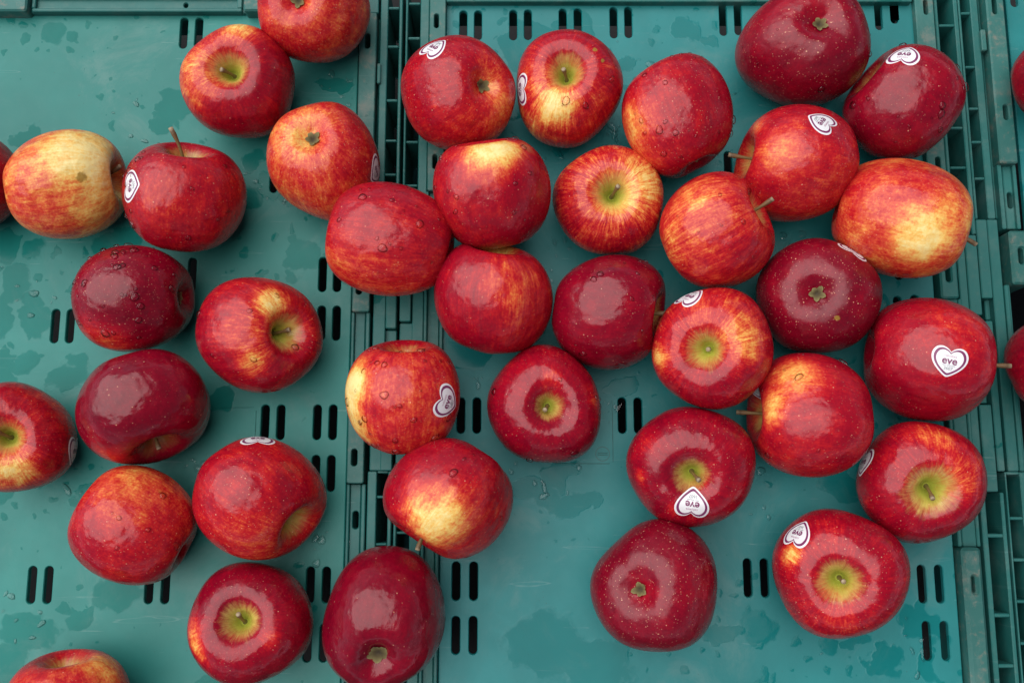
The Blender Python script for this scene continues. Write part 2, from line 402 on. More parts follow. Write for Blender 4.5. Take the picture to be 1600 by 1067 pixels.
mid.strip('outer_wall', 633.5, 637, 60, -20, 455, 0.0035, -0.1095, M_trim)
for y in (6, 60, 140, 222, 290, 350, 410):
    mid.strip('cell_rib', 637.3, 656.2, 60, y - 2, y + 2, 0.0020, -0.05, M_trim)
mid.strip('latch_plate', 643.5, 661.5, 500, 456, 735, 0.0030, -0.045, M_trim)
mid.strip('latch_block', 624.5, 642, 480, 456, 502, 0.0050, -0.045, M_trim)
mid.strip('latch_recess', 624, 648, 530, 505, 640, 0.0012, -0.045, M_trim)
mid.strip('latch_block', 618, 636, 720, 641, 735, 0.0045, -0.045, M_trim)
mid.strip('outer_wall', 615, 619.5, 800, 736, 1120, 0.0030, -0.1095, M_trim)
mid.strip('side_strip', 640, 657, 800, 736, 1120, 0.0030, -0.045, M_trim)
for y in (738, 790, 832, 900, 960, 1020):
    mid.strip('cell_rib', 620, 639.6, 800, y - 2, y + 2, 0.0020, -0.05, M_trim)
# right side of the middle crate
mid.strip('hinge_block', 1433, 1462, 50, -40, 300, 0.0060, -0.02, M_worn, r=0.0015, holes=[(1447, 0, 23, 8), (1466, 245, 268, 8)])
mid.strip('channel_rail', 1466, 1472, 430, 301, 392, 0.0030, -0.02, M_trim)
mid.strip('channel_floor', 1472.5, 1489, 430, 301, 392, 0.0, -0.02, M_trim)
mid.strip('channel_rail', 1489.5, 1496, 430, 301, 392, 0.0030, -0.02, M_trim)
mid.strip('hinge_block', 1469, 1497, 430, 393, 466, 0.0060, -0.02, M_trim, r=0.002, c=0.0012, holes=[(1482.5, 415, 440, 8)])
mid.strip('channel_rail', 1497, 1503, 840, 467, 854, 0.0030, -0.02, M_trim)
mid.strip('channel_floor', 1503.5, 1526, 840, 467, 854, 0.0012, -0.02, M_trim)
mid.strip('channel_rail', 1526.5, 1532, 840, 467, 854, 0.0030, -0.02, M_trim)
mid.strip('hinge_block', 1506, 1537, 900, 855, 1120, 0.0095, -0.02, M_worn, r=0.002, c=0.0022, holes=[(1523.5, 900, 926, 5)])
mid.strip('side_strip', 1462.7, 1468, 50, -40, 366, 0.0030, -0.045, M_trim)
mid.strip('outer_wall', 1493, 1499.5, 50, -40, 366, 0.0035, -0.1095, M_trim)
for y in (-10, 40, 125, 200, 262, 330):
    mid.strip('cell_rib', 1468.4, 1492.7, 50, y - 2, y + 2, 0.0022, -0.05, M_trim)
mid.strip('latch_plate', 1498, 1511, 430, 367, 768, 0.0028, -0.045, M_trim)
mid.strip('latch_plate', 1512, 1530.5, 430, 367, 492, 0.0042, -0.045, M_trim)
mid.strip('latch_recess', 1516, 1537, 560, 493, 630, 0.0, -0.045, M_trim)
mid.strip('latch_plate', 1534, 1553, 680, 632, 768, 0.0042, -0.045, M_trim)
mid.strip('side_strip', 1533, 1541.5, 800, 769, 1120, 0.0030, -0.045, M_trim)
mid.strip('outer_wall', 1568.5, 1574.5, 840, 769, 1120, 0.0030, -0.1095, M_trim)
for y in (836.5, 961, 1040):
    mid.strip('cell_rib', 1542, 1568.2, 840, y - 3, y + 3, 0.0022, -0.05, M_trim)

# --- right crate
rgt.strip('floor_panel', 1577, 1760, 60, -40, 1120, 0.0, -0.004, M_panel_m, holes=[(1584, -36, 11, 13), (1607, -36, 11, 13)])
rgt.strip('outer_wall', 1500.4, 1504, 50, -40, 342, 0.0030, -0.1095, M_trim)
rgt.strip('side_strip', 1519.5, 1531, 50, -40, 342, 0.0030, -0.045, M_trim)
rgt.strip('groove_floor', 1531.4, 1544.6, 50, -40, 342, -0.003, -0.03, M_trim)
rgt.strip('peg', 1533.5, 1541.5, 60, 46, 79, 0.0065, -0.003, M_worn)
for y in (-25, 21, 105, 170, 222, 279):
    rgt.strip('cell_rib', 1504.4, 1519.1, 50, y - 2, y + 2, 0.0022, -0.05, M_trim)
rgt.strip('hinge_block', 1545, 1573, 50, -40, 255, 0.0075, -0.02, M_worn, r=0.0015, c=0.001, holes=[(1555, -2, 22, 8), (1572.5, 164, 187, 8)])
rgt.strip('channel_rail', 1563, 1569.5, 310, 257, 358, 0.0032, -0.02, M_trim)
rgt.strip('channel_floor', 1570, 1586, 310, 257, 358, 0.0, -0.02, M_trim, holes=[(1578.5, 301, 326, 8.5)])
rgt.strip('channel_rail', 1586.5, 1592, 310, 257, 358, 0.0032, -0.02, M_trim)
rgt.strip('hinge_block', 1580, 1612, 400, 360, 444, 0.0085, -0.02, M_worn, r=0.002, c=0.0015, holes=[(1597, 387, 412, 8)])
rgt.strip('latch_plate', 1532, 1549, 430, 343, 466, 0.0040, -0.045, M_trim)
rgt.strip('latch_plate', 1549.6, 1566, 430, 343, 736, 0.0028, -0.045, M_trim)
rgt.strip('latch_recess', 1539.5, 1559.4, 485, 468, 500, -0.004, -0.045, M_trim)
rgt.strip('latch_plate', 1555, 1566.4, 680, 501, 736, 0.0034, -0.045, M_trim)
rgt.strip('side_strip', 1590, 1598.5, 680, 445, 736, 0.0032, -0.045, M_trim)
rgt.strip('channel_rail', 1583, 1589.5, 600, 445, 736, 0.0045, -0.045, M_trim)
rgt.strip('outer_wall', 1575, 1577.5, 800, 737, 1120, 0.0028, -0.1095, M_trim)
rgt.strip('side_strip', 1598.5, 1612, 800, 737, 1120, 0.0030, -0.045, M_trim)
for y in (739, 809.5, 874.5, 939.5, 1005):
    rgt.strip('cell_rib', 1577.8, 1598.2, 800, y - 2.4, y + 2.4, 0.0022, -0.05, M_trim)

# moulded mould-date disc and panel seam on the middle crate floor
k0 = NT('crate seam'); M_seam = k0.set(Base_Color=(0.012, 0.10, 0.095), Roughness=0.5)
def ring_mesh(cx, cy, r0, r1, z, n=40):
    v = []; f = []
    for i in range(n):
        a = 2 * math.pi * i / n
        for r_ in (r0, r1): v.append((cx + r_ * math.cos(a), cy + r_ * math.sin(a), z))
    for i in range(n):
        j = (i + 1) % n; f.append((2 * i, 2 * i + 1, 2 * j + 1, 2 * j))
    return mesh_from('ring', v, f)
p = at(941.5, 709)
link('date_disc', ring_mesh(p[0], p[1], 0.0044, 0.0049, 0.0003), M_seam, mid.root)
plate('disc_mark', p[0] - 0.0032, p[0] + 0.0036, p[1] + 0.0004, p[1] + 0.0008, 0.0004, 0.0001, M_seam, mid.root, c=0.0001)
plate('disc_mark', p[0] - 0.0032, p[0] + 0.0036, p[1] - 0.0008, p[1] - 0.0004, 0.0004, 0.0001, M_seam, mid.root, c=0.0001)
plate('panel_seam', X(868, 724), X(953, 724), Y(0, 724.6), Y(0, 723.6), 0.0003, 0.0001, M_seam, mid.root, c=0.0001)
plate('panel_seam', X(956.3, 650), X(957.2, 650), Y(0, 722), Y(0, 625), 0.0003, 0.0001, M_seam, mid.root, c=0.0001)
plate('panel_seam', X(399, 650), X(400.2, 650), Y(0, 690), Y(0, 642), 0.0005, 0.0001, M_panel_l, left.root, c=0.0001)
plate('panel_seam', X(345, 636), X(396, 636), Y(0, 637), Y(0, 635.8), 0.0005, 0.0001, M_panel_l, left.root, c=0.0001)

# ------------------------------------------------------------------ apples
PROFILE = [(0.0, 0.38), (0.05, 0.385), (0.10, 0.47), (0.18, 0.61), (0.28, 0.735), (0.41, 0.82), (0.545, 0.815), (0.71, 0.715), (0.865, 0.525), (0.97, 0.26),
           (1.0, -0.02), (0.965, -0.29), (0.87, -0.54), (0.73, -0.735), (0.57, -0.855), (0.43, -0.90), (0.32, -0.89), (0.21, -0.835), (0.12, -0.775), (0.05, -0.75), (0.0, -0.745)]
def catmull(P, n):
    P = np.array(P, float); Q = np.vstack([2 * P[0] - P[1], P, 2 * P[-1] - P[-2]])
    out = []
    seg = len(P) - 1
    for k_ in np.linspace(0, seg - 1e-9, n):
        i = int(k_); t = k_ - i
        a, b, c_, d = Q[i], Q[i + 1], Q[i + 2], Q[i + 3]
        out.append(0.5 * (2 * b + (c_ - a) * t + (2 * a - 5 * b + 4 * c_ - d) * t * t + (3 * b - a - 3 * c_ + d) * t ** 3))
    return np.array(out)
NU, NV = 96, 62
PROF = catmull(PROFILE, NV)
PROF[:, 0] = np.maximum(PROF[:, 0], 0.0)
def apple_shape(rs, aspect, taper):
    """unit apple about its own stem axis (+Z); returns grid of vertices plus angle and profile coordinates"""
    th = np.linspace(0, 2 * np.pi, NU, endpoint=False)
    T, I = np.meshgrid(th, np.arange(NV), indexing='xy')
    r = PROF[:, 0][:, None] * np.ones_like(T); z = PROF[:, 1][:, None] * np.ones_like(T)
    s = I / (NV - 1)
    low = np.clip((s - 0.45) / 0.5, 0, 1)
    r = r * (1 + (0.012 + 0.02 * low) * np.cos(5 * T + rs.uniform(0, 6)) + rs.uniform(0.015, 0.05) * np.cos(2 * T + rs.uniform(0, 6)) + rs.uniform(0.01, 0.04) * np.cos(3 * T + rs.uniform(0, 6)))
    r = r * (1 - taper * np.clip((s - 0.35) / 0.65, 0, 1) ** 1.3)
    z = z + rs.uniform(0.04, 0.13) * r * np.cos(T + rs.uniform(0, 6)) * (1 - 0.5 * s)
    z = z + 0.025 * low * r * np.cos(5 * T + rs.uniform(0, 6)) * np.clip(r / 0.5, 0, 1)
    z = z * aspect
    V = np.stack([r * np.cos(T), r * np.sin(T), z], -1).reshape(-1, 3)
    return V, T.reshape(-1), s.reshape(-1)
FACES = []
for j in range(NV - 1):
    for i in range(NU):
        i2 = (i + 1) % NU
        a, b, c_, d = j * NU + i, j * NU + i2, (j + 1) * NU + i2, (j + 1) * NU + i
        FACES.append((a, d, c_, b))

def view_frame(center):
    tc = CAM - center; tc = tc / np.linalg.norm(tc)
    r_ = RIGHT - tc * (RIGHT @ tc); r_ /= np.linalg.norm(r_)
    u_ = np.cross(tc, r_)
    return np.stack([r_, u_, tc], 1)          # columns: image right, image up, toward camera
def axis_rot(az, el, spin):
    a, e = math.radians(az), math.radians(el)
    d = Vector((math.cos(a) * math.cos(e), math.sin(a) * math.cos(e), math.sin(e)))
    q = Vector((0, 0, 1)).rotation_difference(d)
    return np.array((q.to_matrix() @ Matrix.Rotation(spin, 3, 'Z')))
HP = [(0.0, 0.285), (0.10, 0.375), (0.25, 0.425), (0.39, 0.385), (0.48, 0.26), (0.50, 0.11), (0.45, -0.05), (0.34, -0.20), (0.20, -0.325), (0.07, -0.415), (0.0, -0.44)]
HP = catmull(HP, 37)
HEART = [(float(a), float(b)) for a, b in HP] + [(-float(a), float(b)) for a, b in HP[-2:0:-1]]

_txt_cache = {}
def text_mesh(s, bold):
    if (s, bold) not in _txt_cache:
        cu = bpy.data.curves.new('text', 'FONT'); cu.body = s; cu.size = 1.0; cu.align_x = 'CENTER'; cu.offset = bold; cu.resolution_u = 3
        ob = bpy.data.objects.new('text', cu); COL.objects.link(ob)
        dg = bpy.context.evaluated_depsgraph_get(); me = ob.evaluated_get(dg).to_mesh()
        bm = bmesh.new(); bm.from_mesh(me)
        v = [(q.co.x, q.co.y) for q in bm.verts]; bm.verts.index_update(); f = [tuple(q.index for q in fc.verts) for fc in bm.faces]; bm.free()
        ob.evaluated_get(dg).to_mesh_clear(); bpy.data.objects.remove(ob); bpy.data.curves.remove(cu)
        _txt_cache[(s, bold)] = (v, f)
    return _txt_cache[(s, bold)]

def tube(path, radii, n=10):
    v, f, al = [], [], []
    prev = None
    for i, p_ in enumerate(path):
        d = (path[min(i + 1, len(path) - 1)] - path[max(i - 1, 0)]).normalized()
        sd = d.orthogonal().normalized() if prev is None else (prev - d * prev.dot(d)).normalized()
        prev = sd; up_ = d.cross(sd)
        for k_ in range(n):
            a = 2 * math.pi * k_ / n
            v.append(p_ + (sd * math.cos(a) + up_ * math.sin(a)) * radii[i]); al.append(i / (len(path) - 1))
    for i in range(len(path) - 1):
        for k_ in range(n):
            k2 = (k_ + 1) % n; f.append((i * n + k_, i * n + k2, (i + 1) * n + k2, (i + 1) * n + k_))
    f.append(tuple((len(path) - 1) * n + k_ for k_ in range(n)))
    return v, f, al
def fattr(me, name, vals):
    at_ = me.attributes.new(name, 'FLOAT', 'POINT'); at_.data.foreach_set('value', np.asarray(vals, np.float32))
def vattr(me, name, vals):
    at_ = me.attributes.new(name, 'FLOAT_VECTOR', 'POINT'); at_.data.foreach_set('vector', np.asarray(vals, np.float32).ravel())

PLACED = []
def apple(i, box, pole, az, el, tone, label, aspect=1.0, taper=0.06, patches=(), streak=0.6, speck=0.5, green=1.0, gloss=0.5,
          sticker=None, drops=0, stem=None, stem_len=0.26, bruise=None, lift=0.0, depth=1.0, cavr=0.30, cal_k=1.0):
    """box = outline in the photograph (x0, x1, y0, y1); pole = 's' or 'c', the end seen in direction (az, el) of the local view;
    patches = (px, py, radius px, change of redness); sticker = (px, py, roll, size); stem = lean toward (dx, dy) in the view"""
    rs = np.random.RandomState(100 + i)
    V, T, S = apple_shape(rs, aspect, taper)
    Rm = axis_rot(az, el, rs.uniform(0, 6.28))
    if pole == 'c': Rm = Rm @ np.diag([1.0, -1.0, -1.0])
    Vv = V @ Rm.T
    bx = (box[0] + box[1]) / 2; by = (box[2] + box[3]) / 2; bw = box[1] - box[0]; bh = box[3] - box[2]
    R0 = (bw + bh) / 4 / 2290.0 * 0.95
    cen = at(bx, by, R0); sx = sy = R0
    for _ in range(14):
        F = view_frame(cen)
        sz = math.sqrt(sx * sy) * depth
        Wd = (Vv * [sx, sy, sz]) @ F.T
        cz = lift - Wd[:, 2].min()
        d = ray(bx, by)
        cen = np.array([cen[0], cen[1], cz])
        u, v = project(Wd + cen)
        sx *= bw / (u.max() - u.min()); sy *= bh / (v.max() - v.min())
        ex, ey = bx - (u.max() + u.min()) / 2, by - (v.max() + v.min()) / 2
        kpx = np.linalg.norm(cen - CAM) / FPX
        cen = cen + RIGHT * ex * kpx + np.array([0, 1, 0]) * (-ey) * kpx
    cen[2] = lift - Wd[:, 2].min()
    sc = np.array([sx, sy, sz])
    world_v = Wd + cen
    me = bpy.data.meshes.new('apple'); me.from_pydata([tuple(q) for q in Wd.tolist()], [], FACES)
    me.polygons.foreach_set('use_smooth', [True] * len(me.polygons))
    vattr(me, 'pol', np.stack([np.cos(T), np.sin(T), S * 2.2], 1)); vattr(me, 'rest', V)
    bv = BVHTree.FromPolygons([tuple(q) for q in world_v.tolist()], FACES)
    hit = lambda px, py: bv.ray_cast(Vector(CAM), Vector(ray(px, py)))
    blush = np.full(len(V), tone) + 0.10 * np.cos(T - rs.uniform(0, 6.28))
    blush += 0.06 * (S - 0.4)
    for q in patches:
        px, py, rp, dv = q[:4]; soft = q[4] if len(q) > 4 else 0.75
        h, nrm, _, _ = hit(px, py)
        if h is None: continue
        dv *= 0.86; soft = max(soft, 0.92)
        dd = np.linalg.norm(world_v - np.array(h), axis=1) / (rp * 1.15 / 2290.0)
        w = np.clip((1 - dd) / soft, 0, 1); blush += dv * w * w * (3 - 2 * w)
    fattr(me, 'blush', blush)
    rr = np.hypot(V[:, 0], V[:, 1])
    fattr(me, 'cav', np.where(S < 0.5, np.clip(1 - rr / (cavr * 1.5), 0, 1), 0))
    fattr(me, 'cal', np.where(S > 0.5, np.clip(1 - rr / 0.20, 0, 1), 0))
    bru = np.zeros(len(V))
    for q in (bruise or ()):
        h = hit(q[0], q[1])[0]
        if h: bru = np.maximum(bru, np.clip(1 - np.linalg.norm(world_v - np.array(h), axis=1) / (q[2] / 2290.0), 0, 1))
    fattr(me, 'bruise', bru)
    ob = link('apple', me, apple_mat(i, streak, speck, green, gloss)); ob.location = cen.tolist()
    tag(ob, label, 'apple', 'red apples lying in the crates')
    tow = lambda v_: Vector(((np.asarray(v_) @ Rm.T) * sc @ F.T).tolist())        # unit apple frame -> offset from its centre
    rad = (sx + sy) / 2
    # stem
    base = tow((0, 0, 0.37 * aspect)); axis = (tow((0, 0, 1)) - tow((0, 0, 0))).normalized()
    if stem is not None:
        lean = Vector((F @ np.array([stem[0], stem[1], 0.0])).tolist()); lean -= axis * lean.dot(axis)
        L = stem_len * 2 * rad
        path = []
        for q in range(8):
            t = q / 7; path.append(base + axis * (L * t * (1 - 0.15 * lean.length * t)) + lean * L * (0.35 * t + 0.65 * t * t))
        r0 = 0.0011
        v, f, al = tube(path, [r0 * s_ for s_ in (1.5, 1.1, 0.95, 0.9, 0.92, 1.05, 1.45, 1.35)])
        sm = mesh_from('stem', v, f, True); fattr(sm, 'along', al)
        link('stem', sm, M_stem, ob)
    # calyx: five dried sepals and a dark core in the basin
    cb = tow((0, 0, -0.74 * aspect)); ca = -axis
    if pole == 'c':
        t1 = ca.orthogonal().normalized(); t2 = ca.cross(t1); v, f, al = [], [], []
        for q in range(5):
            a = q * 1.2566 + rs.uniform(-0.2, 0.2); dr = t1 * math.cos(a) + t2 * math.sin(a); sd = ca.cross(dr)
            ln = rs.uniform(0.0040, 0.0058) * cal_k; wd = 0.0020 * cal_k; o_ = len(v)
            for s_, hh, ww, aa in ((0.1, 0.0002, 0.7, 0.05), (0.45, 0.0012, 1.0, 0.45), (0.8, 0.0017, 0.75, 0.75), (1.0, rs.uniform(0.0012, 0.003), 0.15, 1.0)):
                for sg in (-1, 0, 1):
                    v.append(cb + dr * ln * s_ + ca * (hh + 0.0004 + (0.0005 if sg else 0)) + sd * wd * ww * sg); al.append(aa if sg else aa * 0.7)
            for w_ in range(3):
                for sg in range(2):
                    p0 = o_ + w_ * 3 + sg; f.append((p0, p0 + 1, p0 + 4, p0 + 3))
        o_ = len(v)
        for q in range(10):
            a = 2 * math.pi * q / 10; v.append(cb + (t1 * math.cos(a) + t2 * math.sin(a)) * 0.0017 + ca * 0.0007); al.append(0.0)
        f.append(tuple(range(o_, o_ + 10)))
        cm = mesh_from('calyx', v, f, True); fattr(cm, 'along', al)
        link('calyx', cm, M_calyx, ob)
    # heart sticker wrapped onto the skin
    if sticker:
        px, py, roll, size = sticker
        h, nrm, _, _ = hit(px, py)
        if h is None: print('STICKER MISS', i)
        else:
            if nrm.dot(h - Vector(cen)) < 0: nrm = -nrm
            upv = Vector((F @ np.array([-math.sin(math.radians(roll)), math.cos(math.radians(roll)), 0])).tolist())
            if abs(upv.dot(nrm)) > 0.9: upv = Vector((F @ np.array([0, 0, 1.0])).tolist())
            yv = (upv - nrm * upv.dot(nrm)).normalized(); xv = yv.cross(nrm)
            def wrap(x, y, lft):
                o_ = h + (xv * x + yv * y) * size + nrm * 0.02
                q, n2, _, _ = bv.ray_cast(o_, -nrm)
                if q is None: q, n2, _, _ = bv.find_nearest(h + (xv * x + yv * y) * size)
                if n2.dot(q - Vector(cen)) < 0: n2 = -n2
                return q + n2 * lft - Vector(cen)
            rings = [0.0, 0.25, 0.5, 0.735, 0.745, 0.885, 0.895, 1.0]; v = [wrap(0, 0, 0.00018)]; f = []; mi = []
            for rg in rings[1:]:
                v += [wrap(x * rg, y * rg, 0.00018 if rg < 0.99 else 0.00008) for x, y in HEART]
            for q in range(72):
                f.append((0, 1 + (q + 1) % 72, 1 + q)); mi.append(0)
            for rg in range(len(rings) - 2):
                for q in range(72):
                    a, b = 1 + rg * 72 + q, 1 + rg * 72 + (q + 1) % 72
                    f.append((a, b, b + 72, a + 72)); mi.append(1 if rg in (3,) else 0)
            sm = mesh_from('sticker', v, f, True); 
            so = link('sticker', sm, [M_stick_w, M_stick_p], ob)
            sm.polygons.foreach_set('material_index', mi)
            so['label'] = 'white heart sticker with a plum border and small print'
            for txt, bold, tx, ty, ts, mt in (('eve', 0.022, 0, -0.065, 0.30, M_stick_p), ('3607', 0.0, 0, -0.235, 0.125, M_stick_g), ('coluwya', -0.004, 0, 0.135, 0.105, M_stick_k), ('NEW ZEALAND', 0.0, 0, -0.125, 0.05, M_stick_g)):
                tv, tf = text_mesh(txt, bold)
                pm = mesh_from('sticker_print', [wrap(a * ts + tx, b * ts + ty, 0.00032) for a, b in tv], tf)
                link('sticker_print', pm, mt, so)
    # water drops sitting on the upper skin
    if drops:
        v, f = [], []
        for q in range(drops * 4):
            if q >= drops * 4 or len(v) > drops * 71: break
            zz = rs.uniform(0.15, 0.98); aa = rs.uniform(0, 6.283); rr_ = math.sqrt(1 - zz * zz)
            dv = Vector((rr_ * math.cos(aa), rr_ * math.sin(aa), zz))
            h, nrm, _, _ = bv.ray_cast(Vector(cen) + dv * 0.2, -dv)
            if h is None: continue
            if nrm.dot(dv) < 0: nrm = -nrm
            if nrm.z < 0.1: continue
            R_ = 0.0008 + 0.0020 * rs.random_sample() ** 2.0
            t1 = nrm.orthogonal().normalized(); t2 = nrm.cross(t1); el_ = rs.uniform(0.85, 1.2); o_ = len(v)
            ph = [rs.uniform(0, 6.28) for _ in range(2)]
            DS = 14; DR = ((1.0, -0.10), (0.985, 0.14), (0.90, 0.32), (0.70, 0.48), (0.38, 0.585))
            for cr_, hh in DR:
                for k_ in range(DS):
                    a = k_ * 2 * math.pi / DS; wob = 1 + 0.10 * math.cos(2 * a + ph[0]) + 0.07 * math.cos(3 * a + ph[1])
                    v.append(h - Vector(cen) + (t1 * math.cos(a) * el_ + t2 * math.sin(a) / el_) * R_ * cr_ * wob + nrm * R_ * hh)
            v.append(h - Vector(cen) + nrm * R_ * 0.62)
            for ring in range(len(DR) - 1):
                for k_ in range(DS):
                    k2 = (k_ + 1) % DS; b0 = o_ + ring * DS; f.append((b0 + k_, b0 + k2, b0 + DS + k2, b0 + DS + k_))
            for k_ in range(DS): f.append((o_ + 4 * DS + k_, o_ + 4 * DS + (k_ + 1) % DS, o_ + 5 * DS))
        if v:
            wo = link('water_drops', mesh_from('water_drops', v, f, True), M_water, ob); wo['kind'] = 'stuff'
    PLACED.append((i, cen, world_v, bv, (sx, sy, sz)))
    return ob
SK = 0.0208
def floor_drops(cr, spots, seed):
    rs = np.random.RandomState(seed); v, f = [], []
    for px, py, sp, n in spots:
        for _ in range(n):
            q = at(px + rs.normal() * sp, py + rs.normal() * sp * 0.8); R_ = 0.0008 + 0.0028 * rs.random_sample() ** 2.5
            el_ = rs.uniform(0.7, 1.5); ro = rs.uniform(0, 3.14); o_ = len(v); ph = rs.uniform(0, 6.28, 2)
            for cr_, hh in ((1.0, 0.0), (0.95, 0.09), (0.7, 0.19), (0.35, 0.25)):
                for k_ in range(10):
                    a = k_ * math.pi / 5; wob = 1 + 0.16 * math.cos(2 * a + ph[0]) + 0.1 * math.cos(3 * a + ph[1])
                    x, y = math.cos(a) * el_ * R_ * cr_ * wob, math.sin(a) / el_ * R_ * cr_ * wob
                    v.append((q[0] + x * math.cos(ro) - y * math.sin(ro), q[1] + x * math.sin(ro) + y * math.cos(ro), 0.0001 + R_ * hh))
            v.append((q[0], q[1], 0.0001 + R_ * 0.26))
            for rg in range(3):
                for k_ in range(10):
                    k2 = (k_ + 1) % 10; f.append((o_ + rg * 10 + k_, o_ + rg * 10 + k2, o_ + rg * 10 + 10 + k2, o_ + rg * 10 + 10 + k_))
            for k_ in range(10): f.append((o_ + 30 + k_, o_ + 30 + (k_ + 1) % 10, o_ + 40))
    wo = link('water_drops', mesh_from('water_drops', v, f, True), M_water, cr.root); wo['kind'] = 'stuff'
floor_drops(left, [(40, 450, 40, 9), (520, 140, 30, 12), (410, 300, 25, 8), (350, 270, 15, 5), (300, 720, 20, 7), (150, 770, 25, 5), (50, 970, 35, 8), (505, 850, 20, 8), (220, 180, 30, 5)], 5)
floor_drops(mid, [(860, 745, 30, 10), (740, 600, 15, 6), (960, 640, 18, 8), (870, 260, 20, 7), (950, 215, 14, 6), (1060, 120, 50, 6), (1180, 790, 40, 6), (1440, 1010, 40, 6), (870, 395, 20, 7), (1240, 380, 15, 4), (1300, 980, 30, 3)], 6)
apple(1, (402, 579, -78, 99), 'c', 150, 68, 0.74, 'orange-red apple cut off by the top picture edge beside the crate hinge strip', aspect=0.95, patches=[(430, 20, 60, -0.2)], streak=0.4, speck=1.0, lift=0.006)
apple(2, (280, 461, 38, 217), 's', 120, 66, 0.95, 'half pink half crimson apple with short stem below the top left ledge', aspect=0.95, patches=[(372, 42, 42, -0.7), (300, 120, 75, -0.45)], streak=0.8, speck=0.35, stem=(-0.5, 0.1), stem_len=0.17)
apple(3, (416, 594, 159, 346), 'c', 118, 58, 0.70, 'speckled orange-red apple with calyx up and a sticker on its right edge', aspect=1.0, patches=[(475, 195, 70, -0.35, 0.95)], streak=0.5, speck=1.4, sticker=(588, 268, -80, SK))
apple(4, (4, 200, 202, 374), 's', 8, 15, 0.50, 'yellow and orange apple with a brown bruise, stem pointing right', aspect=1.10, patches=[(135, 232, 80, -0.5), (165, 310, 60, -0.12), (60, 340, 90, 0.2)], streak=0.55, speck=0.5, stem=(0.0, 0.35), stem_len=0.3, bruise=[(127, 277, 17)])
apple(5, (190, 386, 222, 394), 's', 84, 15, 0.98, 'bright red apple with upright stem and a heart sticker on its left side', aspect=0.90, patches=[(245, 320, 60, -0.2)], streak=0.45, speck=0.6, stem=(-0.35, 0.0), stem_len=0.4, sticker=(203.5, 290, 82, SK), drops=22)
apple(6, (-140, 30, 200, 364), 's', 170, 10, 1.15, 'dark red apple cut off by the left picture edge beside the bruised one', speck=0.4)
apple(7, (111, 305, 383, 550), 'c', 2, 22, 1.32, 'dark crimson wet apple with its calyx facing right', aspect=1.0, patches=[(150, 530, 60, -0.8, 0.9), (200, 540, 45, -0.5)], streak=0.4, speck=0.8, drops=44, gloss=0.8)
apple(8, (305, 505, 433, 614), 's', 2, 56, 0.93, 'red apple with yellow streaks and a deep stem bowl facing right', aspect=0.95, patches=[(425, 470, 34, -0.75), (395, 570, 34, -0.6), (380, 520, 60, -0.35, 0.95)], streak=0.9, speck=0.6, stem=(0.35, 0.18), stem_len=0.17, drops=6)
apple(9, (117, 329, 545, 726), 's', -72, 22, 1.36, 'glossy dark crimson apple with its stem end pointing down the picture', aspect=0.88, patches=[(170, 712, 40, -0.9), (148, 680, 22, -0.35)], streak=0.35, speck=0.3, gloss=1.0, stem=(0.05, -0.2), stem_len=0.2, green=0.3)
apple(10, (-72, 121, 596, 769), 's', 175, 76, 0.98, 'red apple with green stem bowl cut off by the left picture edge', aspect=0.92, patches=[(15, 740, 52, -0.85), (95, 640, 40, -0.15)], streak=0.8, speck=0.5, stem=(-0.5, 0.3), stem_len=0.2, sticker=(117, 705, -8, SK), gloss=0.7)
apple(11, (105, 309, 726, 914), 's', 152, -12, 0.86, 'plain red apple with orange top and no sticker, below the dark crimson one', aspect=1.04, taper=0.10, patches=[(215, 750, 80, -0.28, 0.95), (120, 850, 50, 0.2)], streak=0.35, speck=0.7, stem=(0.0, 0.1), stem_len=0.17, drops=7, gloss=0.8)
apple(12, (300, 511, 682, 875), 's', -38, 24, 0.88, 'red apple with a sticker on top and a green stem dent at lower right', aspect=0.95, patches=[(400, 860, 90, -0.35, 0.95), (320, 800, 50, -0.15), (470, 770, 40, 0.2)], streak=0.5, speck=0.8, sticker=(403, 685, 178, SK), gloss=0.8)
apple(13, (292, 490, 877, 1072), 's', 172, 76, 1.2, 'crimson apple with thick stem and a yellow left edge near the bottom edge', aspect=0.92, patches=[(300, 985, 34, -0.9), (310, 1020, 25, -0.7), (425, 1000, 22, -0.35)], streak=0.6, speck=0.5, stem=(-0.15, 0.35), stem_len=0.16, gloss=0.9)
apple(14, (503, 696, 852, 1082), 'c', -98, 52, 1.38, 'tall very dark crimson glossy apple with calyx star facing the viewer', aspect=1.0, streak=0.2, speck=0.15, gloss=1.0, cal_k=1.5)
apple(15, (0, 206, 1013, 1200), 's', 100, 20, 0.80, 'orange-red apple cut off by the bottom edge in the left corner', patches=[(160, 1040, 45, -0.35)], streak=0.4, speck=0.8)
apple(16, (626, 806, 55, 237), 'c', 20, 56, 0.84, 'red apple with pale calyx, sticker at upper left, beside the crate gap', aspect=0.98, patches=[(755, 120, 50, -0.32, 0.95), (790, 180, 50, -0.25)], streak=0.5, speck=0.8, sticker=(678, 74, 157, SK), lift=0.002)
apple(17, (807, 974, 46, 232), 's', 95, 68, 0.86, 'striped red apple with yellow patch and a sticker on its left edge', aspect=0.97, patches=[(868, 168, 42, -0.75), (840, 120, 45, -0.3), (830, 200, 50, -0.25)], streak=0.9, speck=0.5, stem=(-0.15, 0.25), stem_len=0.17, sticker=(813, 140, 85, SK), drops=7, bruise=[(930, 78, 9), (942, 95, 8)])
apple(18, (971, 1146, 83, 279), 'c', -64, 16, 1.0, 'wet red apple with yellow left flank and calyx at the bottom', aspect=1.08, patches=[(985, 190, 55, -0.5, 0.9), (1000, 240, 50, -0.3)], streak=0.45, speck=1.1, drops=26, lift=0.004)
